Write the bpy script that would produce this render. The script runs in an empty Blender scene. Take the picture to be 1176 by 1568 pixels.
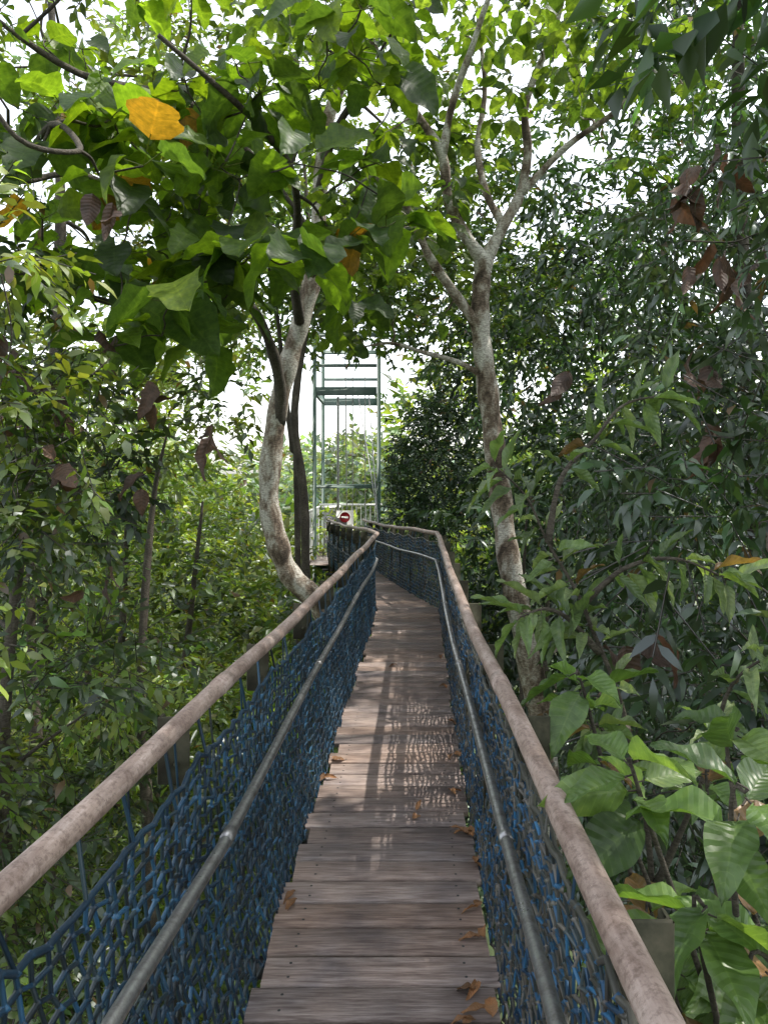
import bpy, math, numpy as np
from mathutils import Vector
rng=np.random.default_rng(11)
scene=bpy.context.scene
COL=scene.collection
# ------------------------------------------------------------ helpers
def nrm(a):
    return a/np.maximum(np.linalg.norm(a,axis=-1,keepdims=True),1e-9)

def link(ob,parent=None):
    COL.objects.link(ob)
    if parent is not None: ob.parent=parent
    return ob

def empty(name):
    e=bpy.data.objects.new(name,None); e.empty_display_size=.2
    return link(e)

def make_mesh(name,V,Fs,mat,col=None,uv=None,smooth=False,parent=None):
    V=np.asarray(V,dtype=np.float32)
    Fs=[np.asarray(f,dtype=np.int32) for f in Fs if len(f)]
    loops=np.concatenate([f.ravel() for f in Fs])
    tot=np.concatenate([np.full(len(f),f.shape[1],dtype=np.int32) for f in Fs])
    start=np.concatenate([[0],np.cumsum(tot)[:-1]]).astype(np.int32)
    me=bpy.data.meshes.new(name)
    me.vertices.add(len(V)); me.vertices.foreach_set("co",V.ravel())
    me.loops.add(len(loops)); me.loops.foreach_set("vertex_index",loops)
    me.polygons.add(len(tot)); me.polygons.foreach_set("loop_start",start)
    try: me.polygons.foreach_set("loop_total",tot)
    except Exception: pass
    if smooth: me.polygons.foreach_set("use_smooth",np.ones(len(tot),dtype=bool))
    me.update(calc_edges=True)
    if col is not None:
        a=me.attributes.new("Col",'FLOAT_COLOR','POINT')
        c=np.ones((len(V),4),dtype=np.float32); c[:,:3]=col
        a.data.foreach_set("color",c.ravel())
    if uv is not None and np.any(uv):
        a=me.attributes.new("leafuv",'FLOAT_VECTOR','POINT')
        a.data.foreach_set("vector",np.asarray(uv,dtype=np.float32).ravel())
    me.materials.append(mat)
    return link(bpy.data.objects.new(name,me),parent)

class Acc:
    def __init__(s): s.V=[];s.Q=[];s.T=[];s.C=[];s.U=[];s.n=0
    def add(s,V,Q=None,T=None,col=(1,1,1),uv=None):
        V=np.asarray(V,dtype=np.float32)
        s.V.append(V)
        if Q is not None and len(Q): s.Q.append(np.asarray(Q)+s.n)
        if T is not None and len(T): s.T.append(np.asarray(T)+s.n)
        c=np.empty((len(V),3),dtype=np.float32); c[:]=col; s.C.append(c)
        u=np.zeros((len(V),3),dtype=np.float32)
        if uv is not None: u[:]=uv
        s.U.append(u); s.n+=len(V)
    def build(s,name,mat,smooth=False,parent=None):
        F=[]
        if s.Q: F.append(np.concatenate(s.Q))
        if s.T: F.append(np.concatenate(s.T))
        return make_mesh(name,np.concatenate(s.V),F,mat,np.concatenate(s.C),np.concatenate(s.U),smooth,parent)

def catmull(P,n=6):
    P=np.asarray(P,float)
    if len(P)<3: 
        t=np.linspace(0,1,n+1)[:,None]; return P[0]*(1-t)+P[-1]*t
    Q=np.vstack([2*P[0]-P[1],P,2*P[-1]-P[-2]])
    out=[]
    for i in range(1,len(Q)-2):
        for k in range(n):
            t=k/n
            out.append(.5*((2*Q[i])+(-Q[i-1]+Q[i+1])*t+(2*Q[i-1]-5*Q[i]+4*Q[i+1]-Q[i+2])*t*t+(-Q[i-1]+3*Q[i]-3*Q[i+1]+Q[i+2])*t**3))
    out.append(Q[-2]); return np.array(out)

def tube(acc,P,R,sides=8,col=(1,1,1),cap=True):
    P=np.asarray(P,float); n=len(P)
    R=np.full(n,R) if np.isscalar(R) else np.asarray(R,float)
    if len(R)!=n: R=np.interp(np.linspace(0,1,n),np.linspace(0,1,len(R)),R)
    T=nrm(np.gradient(P,axis=0))
    u=np.cross(T[0],[0.13,.21,1.0]); 
    if np.linalg.norm(u)<.1: u=np.cross(T[0],[1,0,0])
    u=u/np.linalg.norm(u)
    a=np.linspace(0,2*math.pi,sides,endpoint=False)
    V=[]
    for i in range(n):
        u=u-T[i]*np.dot(u,T[i]); u/=np.linalg.norm(u)
        v=np.cross(T[i],u)
        V.append(P[i]+R[i]*(np.cos(a)[:,None]*u+np.sin(a)[:,None]*v))
    V=np.concatenate(V)
    i=np.arange(n-1)[:,None]*sides; j=np.arange(sides)[None]; k=(j+1)%sides
    Q=np.stack([i+j,i+k,i+sides+k,i+sides+j],-1).reshape(-1,4)
    Tt=[]
    if cap:
        V=np.vstack([V,P[0],P[-1]]); c0=n*sides
        Tt=[[c0,(j2+1)%sides,j2] for j2 in range(sides)]+[[c0+1,(n-1)*sides+j2,(n-1)*sides+(j2+1)%sides] for j2 in range(sides)]
    acc.add(V,Q,Tt,col)

def segs(acc,A,B,r,col,sides=4):
    A=np.asarray(A,float);B=np.asarray(B,float); n=len(A)
    d=nrm(B-A); ref=np.where(np.abs(d[:,2:3])>.9,[[1.,0,0]],[[0,0,1.]])
    u=nrm(np.cross(d,ref)); v=np.cross(d,u)
    a=np.linspace(0,2*math.pi,sides,endpoint=False)+.4
    r=np.broadcast_to(np.asarray(r,float),(n,))[:,None,None]
    off=r*(np.cos(a)[None,:,None]*u[:,None]+np.sin(a)[None,:,None]*v[:,None])
    V=np.concatenate([A[:,None]+off,B[:,None]+off],1).reshape(-1,3)
    base=np.arange(n)[:,None]*2*sides; j=np.arange(sides)[None]; k=(j+1)%sides
    Q=np.stack([base+j,base+k,base+sides+k,base+sides+j],-1).reshape(-1,4)
    c=np.broadcast_to(np.asarray(col,float),(n,3)); c=np.repeat(c,2*sides,0)
    acc.add(V,Q,None,c)

def box(acc,x0,x1,y0,y1,z0,z1,col=(1,1,1),bev=0.004):
    b=min(bev,(x1-x0)/3,(y1-y0)/3,(z1-z0)/3)
    V=[];idx={}
    for sx in (0,1):
        for sy in (0,1):
            for sz in (0,1):
                X=(x0,x1)[sx];Y=(y0,y1)[sy];Z=(z0,z1)[sz]
                dx=b*(1-2*sx);dy=b*(1-2*sy);dz=b*(1-2*sz)
                idx[(sx,sy,sz)]=len(V)
                V+= [(X,Y+dy,Z+dz),(X+dx,Y,Z+dz),(X+dx,Y+dy,Z)]
    Q=[];T=[]
    def f(a,ax): return idx[a]+ax
    for s in (0,1):
        Q.append([f((s,0,0),0),f((s,1,0),0),f((s,1,1),0),f((s,0,1),0)])
        Q.append([f((0,s,0),1),f((1,s,0),1),f((1,s,1),1),f((0,s,1),1)])
        Q.append([f((0,0,s),2),f((1,0,s),2),f((1,1,s),2),f((0,1,s),2)])
    for a in (0,1):
        for c in (0,1):
            Q.append([f((a,c,0),0),f((a,c,1),0),f((a,c,1),1),f((a,c,0),1)])
            Q.append([f((a,0,c),0),f((a,1,c),0),f((a,1,c),2),f((a,0,c),2)])
            Q.append([f((0,a,c),1),f((1,a,c),1),f((1,a,c),2),f((0,a,c),2)])
    for k,v in idx.items(): T.append([v,v+1,v+2])
    acc.add(V,Q,T,col)

# ------------------------------------------------------------ materials
def new_mat(name):
    m=bpy.data.materials.new(name); m.use_nodes=True
    nt=m.node_tree; nt.nodes.clear()
    out=nt.nodes.new('ShaderNodeOutputMaterial')
    return m,nt,out
def N(nt,t,**k):
    n=nt.nodes.new(t)
    for a,b in k.items(): setattr(n,a,b)
    return n
def mixc(nt,mode,fac,a,b):
    n=N(nt,'ShaderNodeMix',data_type='RGBA',blend_type=mode)
    for s,v in ((0,fac),(6,a),(7,b)):
        if hasattr(v,'is_output'): nt.links.new(v,n.inputs[s])
        elif s==0: n.inputs[0].default_value=v
        else: n.inputs[s].default_value=(*v,1) if len(v)==3 else v
    return n.outputs[2]
def ramp(nt,src,stops):
    r=N(nt,'ShaderNodeValToRGB'); e=r.color_ramp.elements
    while len(e)<len(stops): e.new(.5)
    for i,(p,c) in enumerate(stops):
        e[i].position=p; e[i].color=(*c,1) if len(c)==3 else c
    nt.links.new(src,r.inputs[0]); return r.outputs[0]
def noise(nt,vec,scale,detail=4,rough=.6,dist=0,stretch=None):
    if stretch is not None:
        mp=N(nt,'ShaderNodeMapping'); mp.inputs['Scale'].default_value=stretch
        nt.links.new(vec,mp.inputs[0]); vec=mp.outputs[0]
    n=N(nt,'ShaderNodeTexNoise'); nt.links.new(vec,n.inputs['Vector'])
    n.inputs['Scale'].default_value=scale; n.inputs['Detail'].default_value=detail
    n.inputs['Roughness'].default_value=rough; n.inputs['Distortion'].default_value=dist
    return n.outputs['Fac']
def bump(nt,h,strength,dist=.01):
    b=N(nt,'ShaderNodeBump'); b.inputs['Strength'].default_value=strength; b.inputs['Distance'].default_value=dist
    nt.links.new(h,b.inputs['Height']); return b.outputs[0]

def leaf_mat_fast(name,trans=.4,gloss=.06,rough=.38,tint=(1.5,1.7,.55)):
    m,nt,out=new_mat(name)
    c=N(nt,'ShaderNodeAttribute',attribute_name='Col').outputs['Color']
    d=N(nt,'ShaderNodeBsdfDiffuse'); nt.links.new(c,d.inputs['Color'])
    t=N(nt,'ShaderNodeBsdfTranslucent'); nt.links.new(mixc(nt,'MULTIPLY',1,c,tint),t.inputs['Color'])
    g=N(nt,'ShaderNodeBsdfGlossy'); g.inputs['Roughness'].default_value=rough; g.inputs['Color'].default_value=(.9,.95,1,1)
    m1=N(nt,'ShaderNodeMixShader'); m1.inputs[0].default_value=trans
    nt.links.new(d.outputs[0],m1.inputs[1]); nt.links.new(t.outputs[0],m1.inputs[2])
    m2=N(nt,'ShaderNodeMixShader'); m2.inputs[0].default_value=gloss
    nt.links.new(m1.outputs[0],m2.inputs[1]); nt.links.new(g.outputs[0],m2.inputs[2])
    nt.links.new(m2.outputs[0],out.inputs[0]); return m

def leaf_mat(name,trans=.4,rough=.42,tint=(1.5,1.7,.55)):
    m,nt,out=new_mat(name)
    at=N(nt,'ShaderNodeAttribute',attribute_name='Col'); c=at.outputs['Color']
    tc=N(nt,'ShaderNodeTexCoord')
    nz=noise(nt,tc.outputs['Object'],22,3)
    f=ramp(nt,nz,[(.3,(.62,.65,.62)),(.55,(1,1,1)),(.75,(1.4,1.25,1.1))])
    c=mixc(nt,'MULTIPLY',1,c,f)
    p=N(nt,'ShaderNodeBsdfPrincipled')
    ua=N(nt,'ShaderNodeAttribute',attribute_name='leafuv')
    sx=N(nt,'ShaderNodeSeparateXYZ'); nt.links.new(ua.outputs['Vector'],sx.inputs[0])
    ab=N(nt,'ShaderNodeMath',operation='ABSOLUTE'); nt.links.new(sx.outputs[1],ab.inputs[0])
    m1=N(nt,'ShaderNodeMath',operation='MULTIPLY_ADD'); nt.links.new(ab.outputs[0],m1.inputs[0]); m1.inputs[1].default_value=-.16
    nt.links.new(sx.outputs[0],m1.inputs[2])
    m2=N(nt,'ShaderNodeMath',operation='MULTIPLY'); nt.links.new(m1.outputs[0],m2.inputs[0]); m2.inputs[1].default_value=9
    fr=N(nt,'ShaderNodeMath',operation='PINGPONG'); nt.links.new(m2.outputs[0],fr.inputs[0]); fr.inputs[1].default_value=.5
    r1=ramp(nt,fr.outputs[0],[(0,(1,1,1)),(.06,(0,0,0))])
    r2=ramp(nt,ab.outputs[0],[(0,(1,1,1)),(.07,(0,0,0))])
    vm=mixc(nt,'ADD',1,r1,r2)
    light=mixc(nt,'MULTIPLY',1,c,(1.6,1.45,1.5))
    mm=N(nt,'ShaderNodeMath',operation='MULTIPLY'); nt.links.new(vm,mm.inputs[0]); mm.inputs[1].default_value=.6
    c=mixc(nt,'MIX',mm.outputs[0],c,light)
    h=ramp(nt,fr.outputs[0],[(0,(0,0,0)),(.5,(1,1,1))])
    nt.links.new(bump(nt,h,.35,.005),p.inputs['Normal'])
    nt.links.new(c,p.inputs['Base Color']); p.inputs['Roughness'].default_value=rough
    t=N(nt,'ShaderNodeBsdfTranslucent')
    nt.links.new(mixc(nt,'MULTIPLY',1,c,tint),t.inputs['Color'])
    mx=N(nt,'ShaderNodeMixShader'); mx.inputs[0].default_value=trans
    nt.links.new(p.outputs[0],mx.inputs[1]); nt.links.new(t.outputs[0],mx.inputs[2])
    nt.links.new(mx.outputs[0],out.inputs[0]); return m

def simple_mat(name,build):
    m,nt,out=new_mat(name); p=N(nt,'ShaderNodeBsdfPrincipled')
    tc=N(nt,'ShaderNodeTexCoord'); build(nt,p,tc.outputs['Object'])
    nt.links.new(p.outputs[0],out.inputs[0]); return m

M_leaf=leaf_mat_fast('leaf_small',.45,.05,.4,(1.65,1.65,.48))
M_leafdark=leaf_mat_fast('leaf_glossy_dark',.28,.07,.34,(1.4,1.5,.55))
M_leafbig=leaf_mat('leaf_large_veined',.55,.45,(1.9,1.95,.4))
M_leafnear=leaf_mat('leaf_near_veined',.35,.38,(1.5,1.65,.5))
M_dead=leaf_mat('leaf_dead',.15,.6,(1.3,1.0,.6))

def bark(name,stops,scale=6):
    def b(nt,p,v):
        n1=noise(nt,v,scale,5,.65,.3,(1,1,.55)); c=ramp(nt,n1,stops)
        n2=noise(nt,v,scale*6,4,.7,0,(1,1,2.5))
        c=mixc(nt,'MULTIPLY',.8,c,ramp(nt,n2,[(.38,(.4,.37,.34)),(.58,(1.15,1.15,1.15))]))
        nt.links.new(c,p.inputs['Base Color']); p.inputs['Roughness'].default_value=.85
        nt.links.new(bump(nt,n2,.8,.02),p.inputs['Normal'])
    return simple_mat(name,b)
M_barkpale=bark('bark_pale',[(.36,(.07,.05,.035)),(.44,(.2,.15,.11)),(.5,(.36,.31,.25)),(.56,(.55,.52,.46)),(.7,(.68,.66,.6))],5)
M_barkdark=bark('bark_dark',[(.3,(.035,.028,.022)),(.6,(.1,.085,.065)),(.8,(.2,.18,.15))])

def b_(nt,p,v):
    at=N(nt,'ShaderNodeAttribute',attribute_name='Col')
    n1=noise(nt,v,7,6,.7,.4,(.5,6,6)); n2=noise(nt,v,3.3,4,.6); n3=noise(nt,v,60,3,.6,0,(.15,2,2))
    c=ramp(nt,n1,[(.3,(.19,.145,.125)),(.5,(.30,.24,.21)),(.7,(.44,.37,.335))])
    c=mixc(nt,'MULTIPLY',1,c,at.outputs['Color'])
    c=mixc(nt,'MULTIPLY',.85,c,ramp(nt,n2,[(.3,(.55,.58,.66)),(.5,(.95,.93,.93)),(.68,(1.2,1.12,1.06))]))
    c=mixc(nt,'MULTIPLY',.7,c,ramp(nt,n3,[(.35,(.45,.4,.4)),(.58,(1.1,1.1,1.1))]))
    nt.links.new(c,p.inputs['Base Color'])
    nt.links.new(ramp(nt,n2,[(.35,(.3,.3,.3)),(.65,(.6,.6,.6))]),p.inputs['Roughness'])
    nt.links.new(bump(nt,n3,.45,.004),p.inputs['Normal'])
M_plank=simple_mat('weathered_timber',b_)

def b_(nt,p,v):
    n1=noise(nt,v,14,6,.7,.2,(2.5,.35,2.5)); n2=noise(nt,v,70,5,.75); n3=noise(nt,v,6,4,.65,.5)
    c=ramp(nt,n1,[(.28,(.17,.115,.09)),(.5,(.30,.23,.195)),(.72,(.47,.385,.345))])
    c=mixc(nt,'MULTIPLY',.75,c,ramp(nt,n2,[(.38,(.45,.4,.37)),(.52,(1.0,1.0,1.0))]))
    c=mixc(nt,'MULTIPLY',.8,c,ramp(nt,n3,[(.35,(.6,.52,.48)),(.5,(.95,.93,.92)),(.65,(1.2,1.18,1.15))]))
    nt.links.new(c,p.inputs['Base Color']); p.inputs['Roughness'].default_value=.55
    nt.links.new(bump(nt,n2,.4,.004),p.inputs['Normal'])
M_rail=simple_mat('handrail_weathered',b_)

def b_(nt,p,v):
    n1=noise(nt,v,30,5,.7)
    nt.links.new(ramp(nt,n1,[(.3,(.14,.13,.12)),(.6,(.36,.36,.36))]),p.inputs['Base Color'])
    p.inputs['Metallic'].default_value=.85
    nt.links.new(ramp(nt,n1,[(.3,(.5,.5,.5)),(.7,(.25,.25,.25))]),p.inputs['Roughness'])
M_steel=simple_mat('galvanised_steel',b_)

def b_(nt,p,v):
    n1=noise(nt,v,9,5,.7)
    nt.links.new(ramp(nt,n1,[(.3,(.028,.02,.012)),(.5,(.045,.045,.028)),(.72,(.09,.08,.055))]),p.inputs['Base Color'])
    p.inputs['Roughness'].default_value=.75; p.inputs['Specular IOR Level'].default_value=.2
M_post=simple_mat('post_weathered_metal',b_)

def b_(nt,p,v):
    at=N(nt,'ShaderNodeAttribute',attribute_name='Col')
    n2=noise(nt,v,5,3,.6)
    c=mixc(nt,'MULTIPLY',.8,at.outputs['Color'],ramp(nt,n2,[(.35,(.6,.62,.7)),(.65,(1.4,1.35,1.3))]))
    nt.links.new(c,p.inputs['Base Color']); p.inputs['Roughness'].default_value=.42
M_rope=simple_mat('rope_polypropylene',b_)

def b_(nt,p,v):
    n1=noise(nt,v,5,5,.7)
    nt.links.new(ramp(nt,n1,[(.3,(.03,.07,.05)),(.6,(.06,.12,.09)),(.85,(.16,.19,.17))]),p.inputs['Base Color'])
    p.inputs['Roughness'].default_value=.5
M_green=simple_mat('green_painted_steel',b_)
def flat(name,c,r=.5):
    def b(nt,p,v):
        n1=noise(nt,v,12,4,.6)
        nt.links.new(mixc(nt,'MULTIPLY',1,c,ramp(nt,n1,[(.3,(.8,.8,.8)),(.7,(1.05,1.05,1.05))])),p.inputs['Base Color'])
        p.inputs['Roughness'].default_value=r
    return simple_mat(name,b)
M_white=flat('white_paint',(.75,.75,.73)); M_red=flat('red_paint',(.6,.02,.03)); M_dk=flat('dark_steel',(.05,.05,.05))
def b_(nt,p,v):
    n1=noise(nt,v,.35,6,.7); n2=noise(nt,v,4,4,.7)
    c=ramp(nt,n1,[(.35,(.03,.05,.018)),(.55,(.05,.07,.025)),(.7,(.09,.07,.045))])
    c=mixc(nt,'MULTIPLY',.7,c,ramp(nt,n2,[(.35,(.5,.5,.5)),(.65,(1.3,1.3,1.3))]))
    nt.links.new(c,p.inputs['Base Color']); p.inputs['Roughness'].default_value=.95
M_ground=simple_mat('forest_floor',b_)

# ------------------------------------------------------------ sun / sky
EL=math.radians(62); AZ=math.radians(78)
S=np.array([math.cos(EL)*math.sin(AZ),math.cos(EL)*math.cos(AZ),math.sin(EL)])
sd=bpy.data.lights.new('sun','SUN'); sd.energy=5; sd.angle=math.radians(.6); sd.color=(1,.95,.86)
so=link(bpy.data.objects.new('sun',sd)); so.rotation_euler=Vector(S).to_track_quat('Z','Y').to_euler(); so.location=(10,3,25)
w=bpy.data.worlds.new('World'); scene.world=w; w.use_nodes=True
nt=w.node_tree; nt.nodes.clear()
sk=N(nt,'ShaderNodeTexSky',sky_type='NISHITA'); sk.sun_disc=False; sk.sun_elevation=EL; sk.sun_rotation=AZ
sk.dust_density=2; sk.air_density=1.2; sk.ozone_density=1
hs=N(nt,'ShaderNodeHueSaturation'); hs.inputs['Saturation'].default_value=.3; hs.inputs['Value'].default_value=3.3
bg=N(nt,'ShaderNodeBackground'); bg.inputs[1].default_value=.15
wo=N(nt,'ShaderNodeOutputWorld')
nt.links.new(sk.outputs[0],hs.inputs['Color']); nt.links.new(hs.outputs[0],bg.inputs[0]); nt.links.new(bg.outputs[0],wo.inputs[0])

# ------------------------------------------------------------ camera
cd=bpy.data.cameras.new('camera'); cam=link(bpy.data.objects.new('camera',cd))
cam.location=(0,0,1.55); cam.rotation_euler=(math.radians(90),0,0)
cd.sensor_fit='VERTICAL'; cd.sensor_height=36; cd.lens=26.4; cd.shift_y=-.033; cd.clip_start=.05; cd.clip_end=2000
scene.camera=cam
scene.view_settings.view_transform='Standard'; scene.view_settings.look='None'; scene.view_settings.exposure=0

# ------------------------------------------------------------ bridge
YT=np.array([-2,2.13,4.26,5.6,8.0,8.9,9.6,11,12.8,16.2])
LT=np.array([-.58,-.376,-.27,-.21,-.09,-.06,-.16,-.36,-.62,-1.15])
RT=np.array([.16,.319,.404,.463,.585,.615,.48,.27,.04,-.48])
ZT=np.array([0,0,0,0,0,0,-.02,-.08,-.17,-.25])
Lx=lambda y:np.interp(y,YT,LT); Rx=lambda y:np.interp(y,YT,RT); Dz=lambda y:np.interp(y,YT,ZT)
OL=lambda y:np.interp(y,[0,1.2,2.4,4.2,8.7,16],[.2,.18,.14,.09,.02,.05])
OR=lambda y:np.interp(y,[0,1,3.3,8.5,16],[.07,.06,.02,.01,.03])
bridge=empty('rope_canopy_walkway')
a=Acc(); y=-1.6; pitch=.15; sc=Acc()
while y<16.1:
    p=pitch-.013; y1=y+p
    jl=rng.normal(0,.013);jr=rng.normal(0,.008); dz=rng.normal(0,.002); tilt=rng.normal(0,.004)
    prof=[(0,-.03),(0,-.006),(.006,0),(p-.006,0),(p,-.006),(p,-.03)]
    V=[]
    for e in range(2):
        for (py,pz) in prof:
            yy=y+py+rng.normal(0,.0006)+tilt*(e-.5)
            V.append(((Lx(y)-.02+jl) if e==0 else (Rx(y)+.02+jr),yy,Dz(y)+pz+dz))
    Q=[[i,(i+1)%6,6+(i+1)%6,6+i] for i in range(6)]+[[0,1,4,5],[1,2,3,4],[6,7,10,11],[7,8,9,10]]
    k=rng.uniform(.72,1.2); t=rng.uniform(-.06,.07)
    a.add(V,Q,None,(k*(1+t),k,k*(1-t)))
    if y<7:
        for xx in (Lx(y)+.07,Rx(y)-.07):
            for yy in (y+.035,y+p-.035):
                th=np.linspace(0,2*math.pi,8,endpoint=False)
                V=[(xx+.005*math.cos(q),yy+.005*math.sin(q),Dz(y)+dz+.0012) for q in th]
                sc.add(V,[[0,1,2,3],[0,3,4,7],[4,5,6,7]])
    y+=pitch
a.build('deck_planks',M_plank,parent=bridge)
sc.build('deck_screws',M_dk,parent=bridge)
ys=np.linspace(-1.6,16.2,70)
st=Acc()
for fx,o in ((Lx,.06),(Rx,-.06)):
    P=np.stack([fx(ys)+o,ys,Dz(ys)-.075],1); tube(st,P,.04,4)
P=np.stack([(Lx(ys)+Rx(ys))/2,ys,Dz(ys)-.075],1); tube(st,P,.035,4)
for yy in np.arange(-1.2,16,.95):
    box(st,Lx(yy)-.2,Rx(yy)+.18,yy-.03,yy+.03,Dz(yy)-.17,Dz(yy)-.12)
st.build('deck_stringers',M_dk,parent=bridge)
ys=np.concatenate([np.linspace(-1.2,8.6,50),np.linspace(8.7,16.2,40)])
H=.9
rl=lambda y:np.stack([Lx(y)-OL(y),y,Dz(y)+H+.006*np.sin(y*3.3)],-1)
rr=lambda y:np.stack([Rx(y)+OR(y),y,Dz(y)+H+.006*np.sin(y*3.1+1)],-1)
for nm,f in (('handrail_left',rl),('handrail_right',rr)):
    h=Acc(); tube(h,f(ys),.026,16)
    for yy in (2.35,5.3,8.3,11.3):
        pp=f(np.array([yy-.05,yy,yy+.05])); tube(h,pp,.0285,16)
    h.build(nm,M_rail,smooth=True,parent=bridge)
tl=lambda y:np.stack([Lx(y)-np.interp(y,[0,1.3,2,4.4,9,16],[.08,.07,.045,.05,.02,.02]),y,Dz(y)+.58+.008*np.sin(y*2.2)],-1)
tr=lambda y:np.stack([Rx(y)+np.interp(y,[0,1.3,4.4,9,16],[.02,.02,-.005,0,0]),y,Dz(y)+.58+.008*np.sin(y*2+1)],-1)
for nm,f in (('mid_rail_left',tl),('mid_rail_right',tr)):
    h=Acc(); tube(h,f(ys),.0165,14)
    for yy in (.6,2.05,3.9,5.8,7.7):
        pp=f(np.array([yy-.03,yy,yy+.03])); tube(h,pp,.019,14)
    h.build(nm,M_steel,smooth=True,parent=bridge)
pa=Acc()
for yy in np.arange(.2,16,.95)+.0:
    for s,f,dx in ((-1,rl,Lx),(1,rr,Rx)):
        c=f(np.array([yy]))[0]; z0=Dz(yy)-.16
        x0=c[0]+(.015*s); x1=c[0]+(.105*s); xa,xb=min(x0,x1),max(x0,x1)
        box(pa,xa,xb,yy-.005,yy+.005,c[2]-.21,c[2]-.02)
        box(pa,min(x1,x1-.012*s),max(x1,x1-.012*s),yy+.006,yy+.04,c[2]-.21,c[2]-.022)
        xm=c[0]+.045*s
        box(pa,xm-.02,xm+.02,yy+.007,yy+.018,z0,c[2]-.19)
        for zz in (c[2]-.06,c[2]-.15):
            tube(pa,[(c[0]+.05*s,yy-.014,zz),(c[0]+.05*s,yy-.005,zz)],.008,6)
pa.build('rail_posts',M_post,parent=bridge)

def net(nm,side,cell,top,rope,outoff,cols,seed=1,knots=True):
    r=np.random.default_rng(seed)
    u=np.arange(-.9,16.1,cell); nv=int(top/cell*1.08)+1
    v=np.arange(nv)*top/(nv-1)
    U,Vv=np.meshgrid(u,v,indexing='ij')
    ph=(np.abs(((U-.2)%.95)/.95-.5)*2)
    topsag=(1-ph**2)*np.interp(U,[0,3,8],[.07,.045,.02])*(1 if side<0 else .7)
    hgt=Vv*(1-topsag/top*(Vv/top))
    hgt=hgt+.0045*np.where(((np.arange(len(u))[:,None]+np.arange(nv)[None])%2)==0,1,-1)
    t=hgt/H
    if side<0: X=Lx(U)-.03-(OL(U)-.03)*t
    else: X=Rx(U)+.03+(OR(U)-.03)*t
    wr=(.012*np.sin(U*5.1+Vv*7+seed)+.006*np.sin(U*11+seed*2-Vv*9))*np.sin(np.clip(t,0,1)*math.pi)
    X+=side*(outoff+.03*np.sin(np.clip(t,0,1)*math.pi)+wr)
    Y=U+.007*np.sin(Vv*14+U*3+seed)+.004*np.sin(Vv*23-U*5); Z=Dz(U)+hgt-.02+.012*np.sin(U*7+Vv*3)*t
    P=np.stack([X,Y,Z],-1)+r.normal(0,.0033,(len(u),nv,3))
    A=Acc()
    def colr(n):
        c=np.array(cols)[r.integers(0,len(cols),n)]; return c*r.uniform(.45,1.6,(n,1))
    A0=P[:-1].reshape(-1,3);B0=P[1:].reshape(-1,3)
    segs(A,A0,B0,rope*1.12,colr(len(A0)))
    A1=P[:,:-1].reshape(-1,3);B1=P[:,1:].reshape(-1,3)
    segs(A,A1,B1,rope*.9,colr(len(A1)))
    if knots:
        K=P[u<6].reshape(-1,3); n=len(K); rad=rope*2.0
        o=np.array([[1,0,0],[-1,0,0],[0,1,0],[0,-1,0],[0,0,1],[0,0,-1]])*rad
        Vk=(K[:,None]+o[None]*r.uniform(.8,1.2,(n,1,1))).reshape(-1,3)
        ft=np.array([[0,2,4],[2,1,4],[1,3,4],[3,0,4],[2,0,5],[1,2,5],[3,1,5],[0,3,5]])
        Tk=(np.arange(n)[:,None,None]*6+ft[None]).reshape(-1,3)
        A.add(Vk,None,Tk,np.repeat(colr(n),6,0))
    top_=P[:,-1]
    tube(A,top_,rope*1.5,6,cols[1])
    f=rl if side<0 else rr
    sel=top_[::5]; rp=f(sel[:,1])
    a2=[];b2=[]
    for q,(p0,p1) in enumerate(zip(sel,rp)):
        if r.random()<.6:
            a2.append(p0); b2.append(p1+np.array([side*.024,r.normal(0,.03),0]))
    segs(A,a2,b2,rope*.9,colr(len(a2))*.8)
    return A.build(nm,M_rope,parent=bridge)
blue=[(.011,.040,.072),(.008,.03,.055),(.014,.06,.115),(.016,.034,.045)]
mixd=[(.018,.08,.16),(.06,.06,.05),(.036,.05,.055),(.013,.048,.10),(.09,.085,.075)]
net('rope_net_left',-1,.047,.80,.0051,0,blue,1)
net('rope_net_left_lining',-1,.065,.5,.0036,.03,blue+[(.04,.05,.05)],2,False)
net('rope_net_right',1,.046,.82,.0047,0,mixd,3)
net('rope_net_right_lining',1,.06,.78,.0036,.025,mixd,4,False)

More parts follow.
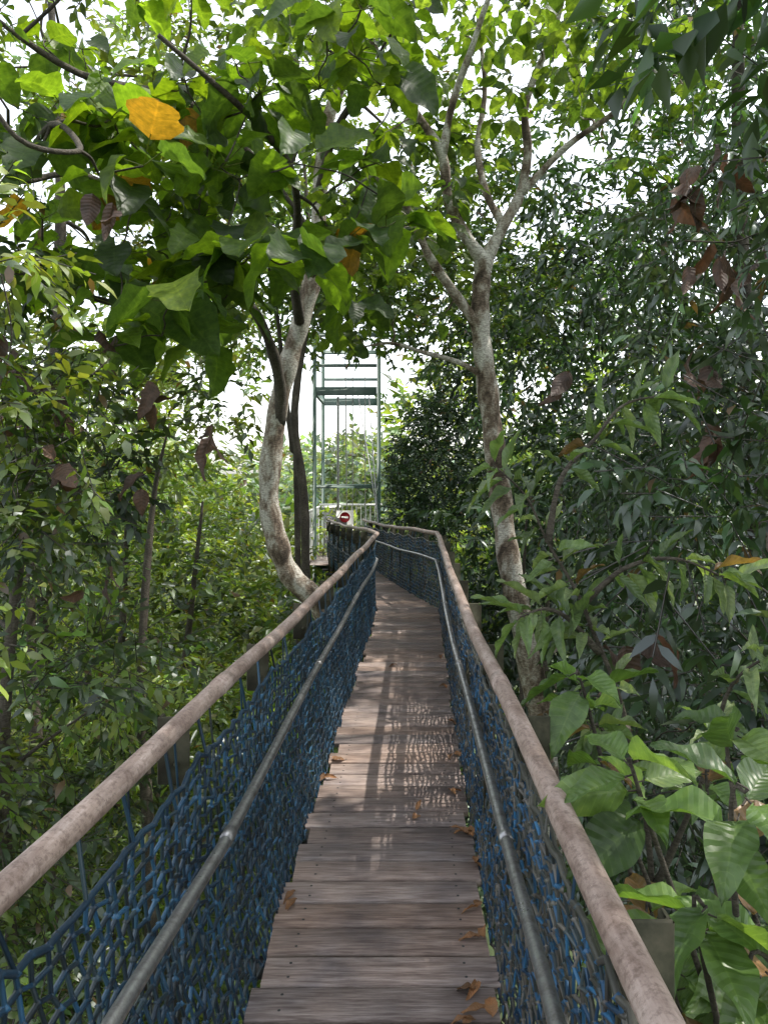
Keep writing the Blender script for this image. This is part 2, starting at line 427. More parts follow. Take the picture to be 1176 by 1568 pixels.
# ------------------------------------------------------------ leaves
def tpl_simple():
    return (np.array([[0,0,0],[.42,-.5,.09],[.42,.5,.09],[1,0,-.12]]),np.array([[0,1,3],[0,3,2]]),None)
def tpl_mid():
    V=np.array([[0,0,0],[.3,-.46,.05],[.3,.46,.05],[.68,-.36,.0],[.68,.36,.0],[1,0,-.16]])
    F=np.array([[0,1,2],[1,3,4],[1,4,2],[3,5,4]])
    return V,F,None
def tpl_fine(kind,seed,curl=.25):
    r=np.random.default_rng(seed); nr=12; cs=np.array([-1,-.5,0,.5,1.])
    V=[];U=[]
    ph=r.uniform(0,6)
    for i in range(nr):
        t=i/(nr-1)
        for c in cs:
            if kind=='big': wd=.5*(math.sin(math.pi*min(1,t**.62))**.7)*(1+.04*math.sin(t*23+ph+c*2)) if 0<t<1 else 0
            elif kind=='palm': 
                wd=.5*(math.sin(math.pi*min(1,t**.6))**.6)*(1+.13*math.sin(t*16+ph+c)) if 0<t<1 else 0
            else: wd=.5*(math.sin(math.pi*min(1,t**.85))**.85)*(1-.35*t) *1.25 if 0<t<1 else 0
            x=t-(.12*abs(c)*(1-t)**3 if kind!='lance' else 0)
            z=.2*abs(c)*wd*1.2-curl*t*t+.045*math.sin(t*13+ph+c*1.5)*abs(c)
            V.append([x,c*wd,z]); U.append([t,c,0])
    F=[]
    for i in range(nr-1):
        for j in range(4):
            p=i*5+j; F+=[[p,p+1,p+6],[p,p+6,p+5]]
    return np.array(V),np.array(F),np.array(U)
T_S=tpl_simple(); T_M=tpl_mid()
T_BIG=[tpl_fine('big',1,.15),tpl_fine('palm',2,.3),tpl_fine('palm',3,.2),tpl_fine('big',4,.4),tpl_fine('palm',8,.5)]
T_LAN=[tpl_fine('lance',5,.2),tpl_fine('lance',6,.4),tpl_fine('lance',7,.1)]
def put_leaves(acc,tpl,P,D,Nn,L,W,C):
    if len(P)==0: return
    V,F,U=tpl; D=nrm(D); B=nrm(np.cross(Nn,D)); Nn=np.cross(D,B)
    n=len(P); L=np.broadcast_to(L,(n,))[:,None,None]; W=np.broadcast_to(W,(n,))[:,None,None]
    X=P[:,None]+L*(V[None,:,0:1]*D[:,None]+V[None,:,2:3]*Nn[:,None])+W*V[None,:,1:2]*B[:,None]
    FF=(np.arange(n)[:,None,None]*len(V)+F[None]).reshape(-1,3)
    acc.add(X.reshape(-1,3),None,FF,np.repeat(np.broadcast_to(C,(n,3)),len(V),0),None if U is None else np.tile(U,(n,1)))
def put_multi(acc,tpls,P,D,Nn,L,W,C):
    k=rng.integers(0,len(tpls),len(P)); n=len(P)
    L=np.broadcast_to(L,(n,));W=np.broadcast_to(W,(n,));C=np.broadcast_to(C,(n,3))
    for i,t in enumerate(tpls):
        m=k==i; put_leaves(acc,t,P[m],D[m],Nn[m],L[m],W[m],C[m])
UP=np.array([0,0,1.])
# openings in the canopy: (point the sunlight reaches, radius)
GAPS=[((.08,3.95,0),.50),((.05,4.5,0),.52),((-.1,5.0,0),.32),((-.9,9,3.6),.55),((-1.3,9,1.9),.3),((1.3,8,.8),.35),((1.07,8,3.9),.5),((1.15,8,2.2),.25),
      ((.34,1.0,.9),.14),((.36,1.7,.9),.1),((.2,9.3,0),.25),((-.1,12,0),.3),
      ((.8,1.35,.95),.38),((1.2,2.7,1.1),.28),((-1.2,6,4),.9),((-2.4,6,3.8),.9),((2.2,6.5,4.5),.5),((-.8,15.3,.8),.4),((-.8,17,2),1.)]
def keep(P):
    k=np.ones(len(P),bool)
    for c,r in GAPS:
        q=P-np.array(c); s=q@S; d=np.linalg.norm(q-s[:,None]*S,axis=1)
        k&=~((d<r+.06*np.sin(P[:,0]*9+P[:,2]*7))&(s>(0 if r<.45 or c[2]==0 else .8)))
    yy=P[:,1]; inb=(P[:,0]>Lx(yy)-.45)&(P[:,0]<Rx(yy)+.3)&(P[:,2]>-.7)&(P[:,2]<2.9)&(yy<16.5)
    k&=~inb
    # clearing beyond the walkway tower
    k&=~((P[:,1]>9.5)&(P[:,1]<60)&(P[:,0]>-.168*P[:,1])&(P[:,0]<-.01*P[:,1])&(P[:,2]>.9)&(P[:,2]<1.55+.155*P[:,1]))
    return k
def sprays(acc,C,Uv,R,k,L,Wd,droop,cols,tpl,jit=.3,twig=(.05,.04,.03),tr=.004):
    m=keep(C+Uv*R*.5); C=C[m];Uv=nrm(Uv[m]); cols=cols[m]; n=len(C)
    if n==0:return
    Rr=R*rng.uniform(.7,1.3,n)
    t=np.linspace(.12,1,k)[None,:]*np.ones((n,1))
    sagv=-.25*droop*(t**2)
    P=C[:,None]+Uv[:,None]*(Rr[:,None]*t)[...,None]; P[...,2]+=sagv*Rr[:,None]
    side=nrm(np.cross(Uv,UP)+rng.normal(0,.2,(n,3)))
    sgn=np.where(np.arange(k)%2==0,1,-1)[None,:,None]
    D=Uv[:,None]*.6+side[:,None]*sgn*.9+rng.normal(0,.38,(n,k,3)); D[:,-1]=Uv+rng.normal(0,.2,(n,3)); D[...,2]-=droop
    Nn=UP+rng.normal(0,.5,(n,k,3))
    cc=cols[:,None]*rng.uniform(1-jit,1+jit*1.3,(n,k,1))*rng.uniform(.86,1.14,(n,k,3))
    br=rng.random((n,k))<.014; cc[br]=np.array([.13,.08,.04])
    l=L*rng.uniform(.65,1.25,(n*k)); w_=Wd*rng.uniform(.75,1.25,(n*k))
    put=put_multi if isinstance(tpl,list) else put_leaves
    put(acc,tpl,P.reshape(-1,3),D.reshape(-1,3),Nn.reshape(-1,3),l,w_,cc.reshape(-1,3))
    if tr: segs(acc,C,C+Uv*Rr[:,None],tr,twig,3)
def blobs(acc,BC,BR,per,R,k,L,Wd,droop,pal,tpl,up=.35,vary=.45,tr=.004,flat=.75,low=.35):
    BC=np.asarray(BC,float); nb=len(BC); BR=np.broadcast_to(BR,(nb,))
    wdir=nrm(rng.normal(0,1,(nb,per,3))+np.array([0,0,up]))
    rad=BR[:,None,None]*(rng.uniform(low,1,(nb,per,1))**.6)
    C=BC[:,None]+wdir*rad*np.array([1,1,flat])
    spec=1+.38*np.sin(1.1*BC[:,0]+.8*BC[:,2])*np.sin(.9*BC[:,1]+1.4*BC[:,2]+1)
    pal=np.array(pal); pc=pal[rng.integers(0,len(pal),nb)]*rng.uniform(1-vary,1+vary,(nb,1))*spec[:,None]
    cols=pc[:,None]*rng.uniform(.75,1.3,(nb,per,1))
    Uv=wdir+rng.normal(0,.35,(nb,per,3)); Uv[...,2]-=droop*.5
    sprays(acc,C.reshape(-1,3),Uv.reshape(-1,3),R,k,L,Wd,droop,cols.reshape(-1,3),tpl,tr=tr)
def boxpts(n,x,y,z): return np.stack([rng.uniform(*x,n),rng.uniform(*y,n),rng.uniform(*z,n)],1)

def grow(acc,nodes,rads,targets,rtip=.006,sides=5,bend=.12,col=(1,1,1)):
    nodes=[np.array(p) for p in nodes]; rads=list(rads)
    T=np.asarray(targets,float); base=np.array(nodes)
    order=np.argsort([np.min(np.linalg.norm(base-t,axis=1)) for t in T])
    for i in order:
        t=T[i]; nd=np.array(nodes); d=np.linalg.norm(nd-t,axis=1)+.35*np.maximum(0,nd[:,2]-t[2])
        j=int(np.argmin(d)); dd=np.linalg.norm(nd[j]-t)
        if dd<.02: continue
        r0=min(rads[j]*.75,.006+.014*dd+.004)
        m1=nd[j]*.67+t*.33+rng.normal(0,bend*dd*.35,3)+np.array([0,0,bend*dd*.3]); m2=nd[j]*.33+t*.67+rng.normal(0,bend*dd*.35,3)
        P=catmull([nd[j],m1,m2,t],4); R=np.linspace(r0,rtip,len(P))
        tube(acc,P,R,sides,col,cap=False)
        for q in (4,8,12): nodes.append(P[q]); rads.append(R[q])
    return nodes,rads
def limb(acc,P,R,sides=12,n=6,wob=.0):
    Q=catmull(P,n); R2=np.interp(np.linspace(0,1,len(Q)),np.linspace(0,1,len(R)),R)
    R2=R2*(1+.07*np.sin(np.arange(len(Q))*1.3)+.05*np.sin(np.arange(len(Q))*.7+1))
    tube(acc,Q,R2,sides); return list(Q[::3]),list(R2[::3])

# ---- curved pale tree with large leaves
tree=empty('large_leaf_tree')
b=Acc(); nodes=[];rads=[]
def L_(P,R,s=12):
    n,r=limb(b,P,R,s); nodes.extend(n); rads.extend(r)
L_([(-.2,9.7,-10),(-.3,9.6,-4),(-.5,9.35,-.9),(-.66,9.1,-.2),(-.845,9,.117),(-1.12,9,.39),(-1.276,9,.78),(-1.378,9,1.33),(-1.3,9,2.19),(-1.175,9,2.82),(-.987,9,3.445),(-.814,9,4.15),(-.767,9,4.93),(-.69,8.9,5.7),(-.415,8.8,6.4),(-.274,8.7,6.97),(-.22,8.6,7.75)],
   [.2,.17,.15,.14,.13,.13,.13,.125,.12,.115,.11,.1,.085,.075,.06,.05,.035])
nodes2=[];rads2=[]
d=Acc()
def L2(P,R,s=9):
    n,r=limb(d,P,R,s); nodes2.extend(n); rads2.extend(r)
L2([(-1.27,9,2.2),(-1.22,8.85,2.6),(-1.28,8.5,3.04),(-1.41,8,3.37),(-1.62,7.5,3.39),(-2.0,7,3.21),(-2.3,6.5,3.06),(-2.76,6,3.13),(-3.1,5.7,3.2),(-3.6,5.2,3.4)],[.09,.07,.06,.05,.042,.036,.03,.025,.02,.012])
L2([(-1.0,8.9,3.4),(-1.0,8.2,3.9),(-.85,7.4,4.1),(-.8,6.4,4.2),(-1.0,5.6,4.25),(-1.5,5.0,4.5)],[.06,.05,.04,.032,.025,.015])
L2([(-.8,8.9,4.3),(-1.3,8.2,4.9),(-1.9,7.3,5.2),(-2.6,6.4,5.0),(-3.2,5.6,5.2)],[.06,.05,.04,.03,.015])
L2([(-1.41,8,3.37),(-1.9,7.4,3.9),(-2.6,6.6,4.2),(-2.9,5.9,3.9),(-2.6,5.2,4.1)],[.04,.035,.03,.022,.012])
L2([(-.76,8.9,5),(-.5,8.2,5.4),(-.1,7.4,5.5),(.1,6.8,5.3)],[.05,.04,.03,.012])
L2([(-2.9,5.9,3.9),(-2.3,5.2,4.0),(-1.9,4.7,3.6),(-2.1,4.3,3.5),(-2.3,4.1,3.9)],[.025,.022,.018,.015,.01])
def bigcl(tg,l0,l1,n0,n1,br=1.):
    for t in tg:
        n=rng.integers(n0,n1); az=rng.uniform(0,6.28)+np.arange(n)*2.4
        dr=np.stack([np.cos(az),np.sin(az),rng.uniform(-.35,.35,n)],1); pet=rng.uniform(.08,.24,n)[:,None]
        P=t+nrm(dr+np.array([0,0,.4]))*pet
        D=dr+np.array([0,0,-.45]); D[:,2]+=rng.normal(0,.35,n)
        L=rng.uniform(l0,l1,n)
        pal=np.array([(.09,.155,.025),(.06,.11,.025),(.135,.20,.025),(.042,.075,.025),(.11,.175,.03),(.05,.09,.03)])*br  # brighter greens carry a backlit glow in the leaf colour itself
        c=pal[rng.integers(0,6,n)]*rng.uniform(.7,1.25,(n,1))
        if rng.random()<.12: c[0]=(.20,.11,.03)
        put_multi(lf,T_BIG,P,D,UP+rng.normal(0,.4,(n,3)),L,L*rng.uniform(.7,.98,n),c)
        segs(lf,np.repeat(t[None],n,0),P,.004,(.09,.12,.03),4)
lf=Acc()
tg1=np.concatenate([boxpts(42,(-2.9,.15),(4.8,7.2),(3.0,4.9)),boxpts(18,(-3.4,-1.5),(5,7.5),(2.5,3.8)),boxpts(16,(-3.6,.4),(5.5,8.5),(4.8,6.4))])
tg2=np.concatenate([boxpts(12,(-2.2,-.3),(4.8,5.8),(2.9,3.9)),boxpts(8,(-2.6,-1.0),(5,6),(3.6,4.6)),boxpts(6,(-2.0,-1.15),(5,6),(2.45,2.9)),boxpts(3,(-.3,.2),(5.0,6),(3.2,3.6))])
tg1=tg1[(tg1[:,0]>-.55*tg1[:,1])]
grow(d,nodes2,rads2,np.concatenate([tg1,tg2]),.007,6)
bigcl(tg1,.18,.36,4,8); bigcl(tg2,.28,.42,3,6,1.1)
b.build('trunk',M_barkpale,True,tree); d.build('branches',M_barkdark,True,tree); lf.build('crown_leaves',M_leafbig,True,tree)

# ---- slender trunks behind
t2=empty('slender_tree'); b=Acc()
limb(b,[(-1.2,12,-10),(-1.22,12,-3),(-1.25,12,0),(-1.28,12,1.26),(-1.42,12,2.3),(-1.4,12,2.93),(-1.25,12,3.97),(-1.18,12,5.0),(-1.3,12,7)],[.1,.09,.075,.07,.065,.06,.05,.04,.02])
limb(b,[(-1.3,12.3,-10),(-1.42,12.3,1),(-1.5,12.3,2),(-1.62,12.3,3),(-1.8,12.3,4.6),(-2.1,12.2,6)],[.06,.05,.045,.04,.03,.02])
b.build('trunk',M_barkdark,True,t2)
c=Acc(); blobs(c,np.concatenate([boxpts(18,(-3.4,-.3),(11,13.5),(5.0,8.0)),boxpts(52,(-2.6,2.4),(11.5,15),(4.0,7.0)),boxpts(14,(-2,0),(11.5,14),(3.9,5.2)),boxpts(12,(0,4),(10.5,13.5),(6.5,9.5))]),.7,16,.35,9,.17,.08,.2,[(.095,.15,.04),(.07,.115,.035),(.12,.175,.05)],T_S)
c.build('crown_leaves',M_leaf,False,t2)

# ---- forked pale tree
t3=empty('forked_pale_tree'); b=Acc(); nodes=[];rads=[]
L_([(2.0,8.2,-10),(1.85,8.1,-4),(1.68,8,-1.22),(1.61,8,-.73),(1.455,8,.03),(1.32,8,.73),(1.23,8,1.425),(1.14,8,2.19),(1.07,8,2.75),(1.02,8,3.23),(1.04,8,3.65),(1.07,8,3.93)],[.17,.15,.135,.13,.125,.12,.115,.11,.105,.1,.095,.09])
ns0=len(nodes)
L_([(1.02,8,3.15),(.78,7.9,3.44),(.466,7.8,3.86),(.26,7.7,4.28),(.02,7.5,4.45),(-.2,7.2,4.6)],[.065,.055,.045,.04,.03,.015])
L_([(1.07,8,3.85),(.85,7.95,4.14),(.675,7.9,4.49),(.605,7.8,4.9),(.36,7.7,5.25),(.08,7.5,5.5),(-.17,7.3,5.95),(-.3,7.1,6.37)],[.075,.065,.055,.05,.042,.036,.03,.015])
L_([(.605,7.8,4.9),(.7,7.7,5.39),(.86,7.5,5.8),(1.05,7.3,6.3),(1.35,7,6.8)],[.045,.038,.032,.025,.012])
L_([(1.07,8,3.85),(1.27,8,4.24),(1.44,8,4.56),(1.51,7.9,4.97),(1.475,7.8,5.46),(1.72,7.6,6.09),(1.86,7.4,6.65)],[.07,.06,.052,.045,.038,.03,.015])
L_([(1.27,8,4.24),(1.1,8.1,4.63),(1.02,8.2,5.18),(1.1,8.2,5.8),(1.0,8.1,6.6)],[.045,.04,.034,.026,.012])
L_([(1.06,8,2.64),(.78,7.95,2.78),(.43,7.9,2.87),(.08,7.8,2.95),(-.2,7.7,2.9)],[.035,.03,.024,.018,.01],8)
L_([(1.44,8,4.56),(1.9,7.8,5.0),(2.4,7.5,5.3),(2.8,7.2,5.9)],[.04,.034,.025,.012])
tg=np.concatenate([boxpts(120,(-1.2,3.0),(6.0,9.0),(5.0,7.0)),boxpts(26,(-.6,.7),(6.8,8.4),(3.7,4.9)),boxpts(8,(-.5,.6),(7.3,8.2),(2.9,3.3))])
grow(b,nodes[ns0:],rads[ns0:],tg,.005,5)
b.build('trunk',M_barkpale,True,t3)
lf=Acc()
pal=np.array([(.105,.16,.045),(.08,.125,.035),(.13,.185,.06),(.05,.09,.03)])
for t in tg:
    n=rng.integers(6,12); az=rng.uniform(0,6.28)+np.arange(n)*2.4
    dr=np.stack([np.cos(az),np.sin(az),rng.uniform(-.5,.5,n)],1)
    P=t+nrm(dr)*rng.uniform(.04,.24,n)[:,None]
    L=rng.uniform(.11,.22,n)
    put_multi(lf,[T_BIG[0],T_BIG[3]],P,dr+np.array([0,0,-.35]),UP+rng.normal(0,.5,(n,3)),L,L*rng.uniform(.6,.85,n),pal[rng.integers(0,4,n)]*rng.uniform(.7,1.3,(n,1)))
lf.build('crown_leaves',M_leafbig,True,t3)

# ---- right hand side drooping-leaf trees
t4=empty('drooping_leaf_tree'); c=Acc()
BC=boxpts(900,(.9,5.2),(-1.0,9.5),(-4.0,8.2))
xb=.175*BC[:,1]+.62+.25*np.sin(BC[:,2]*1.7+BC[:,1])
xb=np.where(BC[:,1]<2.5,1.5,xb)+np.where(BC[:,2]>2.2,.25,0)
m=(BC[:,0]>xb+.35)&(BC[:,0]<xb+1.9)&((BC[:,1]>2.6)|(BC[:,2]>2.4)); BC=BC[m]  # high blobs beside the camera, out of view, added to shade the deck
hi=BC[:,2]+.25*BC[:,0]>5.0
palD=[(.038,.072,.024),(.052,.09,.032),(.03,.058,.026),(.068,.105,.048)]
palH=[(.13,.25,.035),(.065,.13,.035),(.10,.20,.04),(.05,.095,.035)]  # brighter greens paint the sunlit tops into the higher blobs
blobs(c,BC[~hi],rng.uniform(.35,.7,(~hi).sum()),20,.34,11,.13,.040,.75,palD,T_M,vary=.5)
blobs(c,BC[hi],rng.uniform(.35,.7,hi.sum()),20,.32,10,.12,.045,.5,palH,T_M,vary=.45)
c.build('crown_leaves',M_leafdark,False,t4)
b=Acc()
nd=[];rd=[]
for (x,y_,lean) in ((3.1,5.2,.3),(3.9,7.6,-.2),(2.6,1.2,.1)):
    n,r=limb(b,[(x,y_,-10),(x+.1,y_,-4),(x+lean*.3,y_,0),(x+lean,y_+.2,4),(x+lean*1.6,y_,8.5)],[.16,.14,.12,.08,.02]); nd+=n;rd+=r
grow(b,nd,rd,BC[rng.integers(0,len(BC),150)],.006,5)
b.build('trunk',M_barkdark,True,t4)

# ---- forest behind on right
c=Acc()
BC=np.concatenate([boxpts(150,(2.6,8),(6.5,14),(-6,8.5)),boxpts(150,(1.0,5),(10.5,17),(-6,6.5))])
BC=BC[(BC[:,0]>.24*BC[:,1]+.8)|((BC[:,1]>10.5)&(BC[:,0]>.07*BC[:,1]+.9))]
blobs(c,BC,rng.uniform(.7,1.2,len(BC)),24,.45,8,.20,.08,.6,[(.034,.064,.024),(.048,.085,.033)],T_S,tr=0)
E=rng.normal(0,1,(46,3)); E=nrm(E)*rng.uniform(.4,1,(46,1))**.5*np.array([1.05,1.3,1.5])+np.array([1.0,14.6,1.5])
blobs(c,E,rng.uniform(.3,.5,46),30,.26,8,.12,.045,.35,[(.03,.055,.022),(.042,.072,.03),(.025,.046,.02)],T_S,tr=0)
E=boxpts(30,(.5,2.8),(11.5,15),(-6,.6)); blobs(c,E,.6,22,.32,8,.14,.055,.4,[(.03,.055,.022),(.04,.07,.025)],T_S,tr=0)
E=boxpts(40,(-.4,3.5),(15,18),(3.6,6.2)); blobs(c,E,.6,20,.3,8,.18,.08,.3,[(.05,.085,.035),(.065,.11,.04)],T_S,tr=0)
c.build('forest_foliage',M_leafdark)

# ---- left side
t5=empty('broadleaf_tree'); c=Acc()
BC=boxpts(660,(-6.5,-1.6),(3.6,10),(-6,3.1))
xb=-.28*BC[:,1]-.3-.35*np.sin(BC[:,2]*1.3+BC[:,1]*.7)
m=(BC[:,0]<xb-.3)&(BC[:,0]>xb-2.3)&(BC[:,0]>-.58*BC[:,1]-.4); BC=BC[m]
palL=[(.085,.13,.027),(.115,.165,.033),(.044,.075,.022),(.16,.205,.045),(.054,.09,.03)]
blobs(c,BC,rng.uniform(.3,.6,len(BC)),20,.3,9,.12,.050,.45,palL,T_M,vary=.6,low=.2)  # wide tone spread paints shadowed gaps and bright clumps into the blob colours
c.build('crown_leaves',M_leaf,False,t5)
b=Acc();nd=[];rd=[]
for (x,y_,lean) in ((-3.3,6.4,.15),(-3.9,8.5,-.2),(-2.9,8.9,.1)):
    n,r=limb(b,[(x,y_,-10),(x+.15,y_,-4),(x+lean*.3,y_,-1),(x+lean,y_+.2,1.2),(x+lean*1.6+.2,y_,2.2)],[.1,.08,.065,.035,.01]); nd+=n;rd+=r
grow(b,nd,rd,BC[rng.integers(0,len(BC),130)],.005,5)
b.build('trunk',M_barkdark,True,t5)

c=Acc()
BC=boxpts(460,(-13,-.5),(10,19),(-8.5,6)); BC=BC[(BC[:,0]<-.13*BC[:,1]-.8)|(BC[:,2]<.2)]
BC=BC[(BC[:,2]<3.5)|(rng.random(len(BC))<.35)]; BC=BC[BC[:,0]>-.55*BC[:,1]-1.5]
blobs(c,BC,rng.uniform(.7,1.2,len(BC)),22,.45,8,.19,.085,.3,[(.10,.15,.033),(.14,.19,.045),(.06,.095,.026),(.18,.225,.06)],T_S,vary=.55,tr=0)  # blob tones spread widely, painted depth of shadow and light
BC=boxpts(110,(-7,-.6),(7.5,14),(-7.5,-1.0)); blobs(c,BC,.75,20,.4,8,.16,.07,.3,[(.11,.16,.033),(.16,.205,.045)],T_S,tr=0)
c.build('left_forest_foliage',M_leaf)
c=Acc()
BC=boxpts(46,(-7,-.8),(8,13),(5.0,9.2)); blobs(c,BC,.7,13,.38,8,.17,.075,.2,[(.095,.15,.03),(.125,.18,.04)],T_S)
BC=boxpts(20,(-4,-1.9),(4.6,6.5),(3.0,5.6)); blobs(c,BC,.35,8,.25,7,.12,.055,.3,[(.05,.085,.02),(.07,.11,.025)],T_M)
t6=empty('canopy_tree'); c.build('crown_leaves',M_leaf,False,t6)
b=Acc();n,r=limb(b,[(-4.6,10,-10),(-4.5,10,0),(-4.3,10,5),(-4.5,10,9)],[.12,.1,.07,.03]); grow(b,n,r,boxpts(60,(-7,-.8),(8,13),(5.2,9.2)),.008,5)
b.build('trunk',M_barkdark,True,t6)
c=Acc(); BC=np.concatenate([boxpts(42,(1.2,5.5),(-3,3.5),(3.6,8)),boxpts(34,(1.4,3.4),(.8,3.2),(3.6,6.4))])  # mostly unseen foliage, added to shade the near deck
blobs(c,BC,.7,16,.4,8,.2,.09,.3,[(.05,.10,.03)],T_S,tr=0)
c.build('added_shade_foliage',M_leaf)
c=Acc()
BC=np.concatenate([boxpts(220,(-24,24),(20,36),(-8,7.0)),boxpts(60,(-4,4),(20,34),(-8,-1.2))])
hgt=np.where(np.abs(BC[:,0]+.09*BC[:,1])<.13*BC[:,1],-1.,9); BC=BC[BC[:,2]<hgt]
blobs(c,BC,rng.uniform(1.5,2.5,len(BC)),28,1.0,8,.46,.22,.2,[(.09,.135,.035),(.11,.155,.04),(.14,.18,.055)],T_S,tr=0,flat=.7)
BC=boxpts(110,(-40,22),(75,115),(-6,3.4)); blobs(c,BC,3.2,40,2.2,7,1.1,.55,.1,[(.15,.20,.14),(.19,.24,.18)],T_S,tr=0)  # pale grey-greens paint distance haze into the leaf colour
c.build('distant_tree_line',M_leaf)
b=Acc()
for (x,y_,l,r) in ((-3.3,11.2,.6,.06),(-4.4,12,.3,.07),(1.9,10.5,.1,.04),(2.3,11,.2,.05),(-5.5,14,.5,.08),(3.5,13,-.4,.07)):
    limb(b,[(x,y_,-10),(x+l*.3,y_,-3),(x+l*.6,y_+.2,-.6),(x+l,y_,1.2)],[r*1.2,r,r*.8,r*.3],7,4)
b.build('forest_trunks',M_barkdark,True)

# ---- ground and hills
n=140; g=np.linspace(-1,1,n); g=np.sign(g)*np.abs(g)**2.2*450
X,Y=np.meshgrid(g,g+100,indexing='ij'); D_=np.sqrt(X**2+Y**2)
Z=-9.5+.5*np.sin(X*.3)*np.cos(Y*.27)+np.clip((D_-110)/150,0,1)*(14+5*np.sin(X*.02)+4*np.sin(Y*.017+1))
V=np.stack([X,Y,Z],-1).reshape(-1,3); i=np.arange(n-1)[:,None]*n+np.arange(n-1)[None]
make_mesh('ground',V,[np.stack([i,i+n,i+n+1,i+1],-1).reshape(-1,4)],M_ground,smooth=True)

# ---- steel tower
tw=empty('green_steel_tower'); a=Acc()
for x in (-1.57,-.12):
    for y_ in (17,19.4):
        box(a,x-.04,x+.04,y_-.04,y_+.04,-10,4.9)
for y_ in (17,19.4):
    for z,hh in ((3.52,.19),(4.1,.07),(1.36,.08),(-.42,.18),(4.8,.1)):
        box(a,-1.525,-.165,y_-.03,y_+.03,z-hh/2,z+hh/2)
for x in (-1.57,-.12):
    for z in (3.52,-.42,4.8): box(a,x-.03,x+.03,17.045,19.355,z-.06,z+.06)
segs(a,[(-1.57,17,-9),(-.12,17,-9),(-1.57,17.05,-5)],[(-.12,17,-5),(-1.57,17,-5),(-.12,17.05,-.5)],.03,(1,1,1),6)
a.build('frame',M_green,parent=tw)
a=Acc(); 
for k in range(16): box(a,-1.7,0.0,16.2+k*.2,16.39+k*.2,-.33,-.29)
a.build('platform',M_plank,parent=tw)
a=Acc()
for x in np.arange(-1.55,-.1,.12): segs(a,[(x,19.3,-.29)],[(x,19.3,.85)],.012,(1,1,1))
for y_ in np.arange(16.3,19.3,.15): segs(a,[(-1.66,y_,-.29)],[(-1.66,y_,.8)],.012,(1,1,1))
tube(a,[(-1.66,16.2,.82),(-1.66,19.3,.82)],.025,8); tube(a,[(-1.66,19.3,.87),(-.05,19.3,.87)],.025,8); tube(a,[(-1.66,16.2,.3),(-1.66,19.3,.3)],.018,8)
a.build('platform_railing',M_white,parent=tw)
a=Acc(); segs(a,[(-1.1,18,-.3),(-.75,18,-.3),(-.45,18,.3),(-.9,18.4,-.3),(-.6,17.2,3.5),(-.35,17.2,3.5)],[(-1.1,18,3.5),(-.75,18,4),(-.45,18,4),(-.95,18.4,4.8),(-.1,14,.75),(-.1,12.6,.8)],[.03,.011,.011,.014,.011,.011],(1,1,1),6)
a.build('hanger_cables',M_steel,parent=tw)
hut=empty('utility_cabinet'); a=Acc(); box(a,-1.5,-1.12,18.5,18.9,-.285,.82,bev=.02); box(a,-1.53,-1.09,18.46,18.94,.822,.86); a.build('cabinet_body',M_white,parent=hut)
a=Acc(); box(a,-1.45,-1.17,18.488,18.498,-.2,.75); box(a,-1.2,-1.185,18.47,18.486,.15,.25); a.build('cabinet_door',M_steel,parent=hut)
sg=empty('no_entry_sign')
a=Acc(); box(a,-.97,-.62,15.3,15.312,.60,.89,bev=.003); a.build('board',M_white,parent=sg)
def disc(acc,cx,y_,cz,r,n=32,th=.006):
    an=np.linspace(0,2*math.pi,n,endpoint=False)
    V=[(cx,y_,cz)]+[(cx+r*math.cos(q),y_,cz+r*math.sin(q)) for q in an]+[(cx+r*math.cos(q),y_+th,cz+r*math.sin(q)) for q in an]
    acc.add(V,[[1+i,1+(i+1)%n,1+n+(i+1)%n,1+n+i] for i in range(n)],[[0,1+i,1+(i+1)%n] for i in range(n)])
a=Acc(); disc(a,-.795,15.292,.755,.105); a.build('red_disc',M_red,parent=sg)
a=Acc(); box(a,-.865,-.725,15.284,15.29,.735,.775,bev=.001); a.build('white_bar',M_white,parent=sg)
a=Acc(); box(a,-.97,-.95,15.32,15.34,-.24,.88); box(a,-.64,-.62,15.32,15.34,-.24,.88); a.build('posts',M_steel,parent=sg)

# ---- near plants
def plant(name,stems,rad,tips,leafL,leafW,pal,mat,nl=(5,8),droop=.5,tpls=T_LAN,deadp=.1,stemmat=M_barkdark):
    e=empty(name); b=Acc(); c=Acc()
    for s in stems: limb(b,s,rad,8)
    for t,ax in tips:
        t=np.array(t); n=rng.integers(*nl); ax=nrm(np.array(ax,float)); az=rng.uniform(0,6.28)+np.arange(n)*2.4
        s1=nrm(np.cross(ax,[.3,.2,1])); s2=np.cross(ax,s1)
        D=ax*.55+s1*np.cos(az)[:,None]+s2*np.sin(az)[:,None]+rng.normal(0,.15,(n,3)); D[:,2]-=droop*rng.uniform(.4,1.4,n)
        P=t-ax*(np.arange(n)*.018)[:,None]
        P2=P+nrm(D)*.02
        cc=np.array(pal)[rng.integers(0,len(pal),n)]*rng.uniform(.75,1.25,(n,1))
        dm=rng.random(n)<deadp; cc[dm]=np.array([.2,.12,.06])*rng.uniform(.5,1.3,(dm.sum(),1))
        L=leafL*rng.uniform(.7,1.15,n)
        put_multi(c,tpls,P2,D,UP+rng.normal(0,.35,(n,3)),L,leafW*L/leafL*rng.uniform(.9,1.1,n),cc)
        segs(b,P,P2,.002,(1,1,1))
    b.build('stems',stemmat,True,e); c.build('leaves',mat,True,e)
palN=[(.12,.20,.06),(.095,.165,.04),(.16,.24,.08),(.065,.115,.035)]
base=np.array((.95,1.7,-1.2))
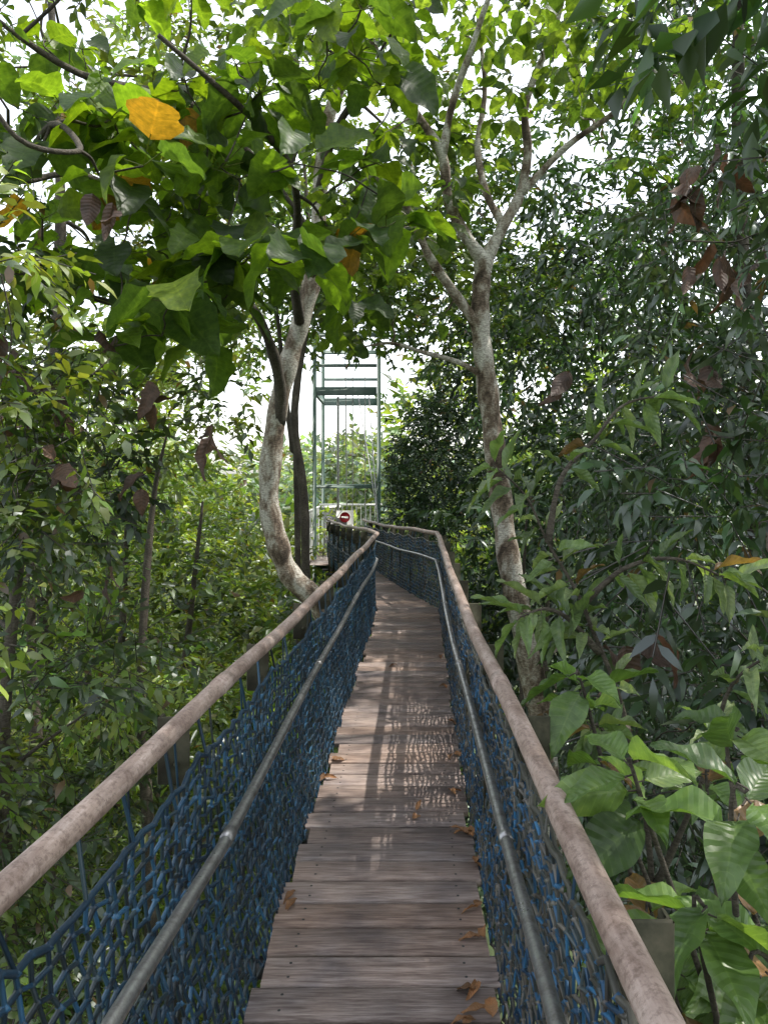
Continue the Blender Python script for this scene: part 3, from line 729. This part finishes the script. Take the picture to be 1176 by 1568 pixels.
tipsA=[((.62,1.28,1.02),(.1,-.3,.8)),((.485,1.5,.99),(-.3,-.1,.8)),((.58,1.35,.78),(0,-.3,.6)),((.68,1.3,.72),(.3,-.2,.6)),((.57,2,.80),(-.3,0,.7)),((.56,2.2,.98),(-.3,0,.8)),
       ((.85,1.8,.95),(.2,0,.8)),((.8,1.6,.6),(.2,-.2,.7)),((.62,1.6,.5),(-.1,-.2,.7)),((.6,1.25,.45),(0,-.2,.6)),((.85,1.9,.3),(0,-.2,.7)),((.66,1.9,.45),(-.3,-.2,.5)),((.95,2.2,.7),(0,0,1))]
stA=[[base+rng.normal(0,.08,3),(base*.5+np.array(t)*.5)+rng.normal(0,.05,3)+np.array([.08,.05,0]),np.array(t)-np.array(ax)*.12,np.array(t)] for t,ax in tipsA]
plant('broadleaf_shrub',stA,[.012,.008,.005,.003],tipsA,.18,.086,palN,M_leafnear,(6,10),.6,deadp=.18)
palP=[(.15,.22,.10),(.12,.18,.07),(.20,.26,.13),(.10,.15,.06)]
stB=[[(1.05,2.9,-1.5),(1.0,2.8,0),(.905,2.8,.63),(.77,2.8,1.0),(.71,2.8,1.14),(.61,2.8,1.31),(.53,2.8,1.48),(.40,2.75,1.6)],
     [(.61,2.8,1.31),(.66,2.8,1.55),(.8,2.85,1.7),(.92,2.9,1.83),(1.1,2.95,1.88)],
     [(.74,2.8,1.08),(.88,2.75,1.22),(1.05,2.7,1.26),(1.22,2.65,1.19)],
     [(.8,2.8,.9),(.68,2.75,1.03),(.58,2.7,1.08),(.48,2.65,1.06)],
     [(1.0,2.8,0),(1.1,2.6,.5),(1.15,2.5,.85),(1.25,2.4,1.0)],
     [(.905,2.8,.63),(.8,2.6,.6),(.72,2.5,.72),(.66,2.4,.76)]]
tipsB=[]
for s in stB:
    q=catmull(s,5); q=q[len(q)//3:]
    for i in range(0,len(q),3):
        j=min(i+1,len(q)-1); ax=q[j]-q[j-1]; tipsB.append((q[i],ax))
    tipsB.append((q[-1],q[-1]-q[-2]))
plant('lanceolate_sapling',stB,[.014,.009,.006,.003],tipsB,.17,.042,palP,M_leafnear,(3,6),.35,deadp=.06)

e=empty('dead_hanging_leaves'); c=Acc()
pts=np.array([(1.57,4,3.05),(1.6,4,3.1),(1.82,4,2.7),(1.85,4,2.65),(1.25,5,2.25),(-1.55,5,2.15),(-1.1,5,1.85),(-2.2,5,2.1),(-1.7,4.5,3.2),(-1.4,6,1.9),(.5,2.6,.2),(1.0,3,.9),(-2.0,4.6,1.6),(1.75,3.9,1.7),(2.0,4.4,3.4),(-2.3,4.6,2.3),(-1.9,5,.9),(-2.0,5.5,2.5),(-2.25,4.6,2.0),(-1.6,5,1.6),(1.9,4.5,2.2)])
for p in pts:
    n=rng.integers(2,5); q=p+rng.normal(0,.06,(n,3))
    put_multi(c,[T_BIG[3],T_LAN[1],T_BIG[4]],q,np.array([0,0,-1])+rng.normal(0,.5,(n,3)),rng.normal(0,1,(n,3)),rng.uniform(.14,.24,n),rng.uniform(.07,.13,n),np.array([.085,.05,.035])*rng.uniform(.6,1.5,(n,1)))
c.build('leaves',M_dead,True,e)
c=Acc()
P=np.array([(.36,3.25),(.32,2.52),(.275,2.26),(.3,2.18),(.24,2.14),(-.3,3.89),(.335,3.69),(.155,3.43),(.41,4.78),(-.33,2.8),(.37,3.0),(.33,2.7),(.39,4.2),(.44,5.6),(.5,6.5),(-.28,4.1),(.36,3.3),(.1,6.2)])
P=np.concatenate([P,P+rng.normal(0,.025,P.shape)*np.array([.5,1])])
P3=np.stack([P[:,0],P[:,1],np.full(len(P),.012)],1); n=len(P3)
D=rng.normal(0,1,(n,3)); D[:,2]=.15
put_multi(c,[T_LAN[1],T_BIG[3]],P3,D,UP+rng.normal(0,.3,(n,3)),rng.uniform(.04,.085,n),rng.uniform(.02,.04,n),np.array([.22,.11,.045])*rng.uniform(.5,1.5,(n,1)))
c.build('fallen_leaves',M_dead,True)
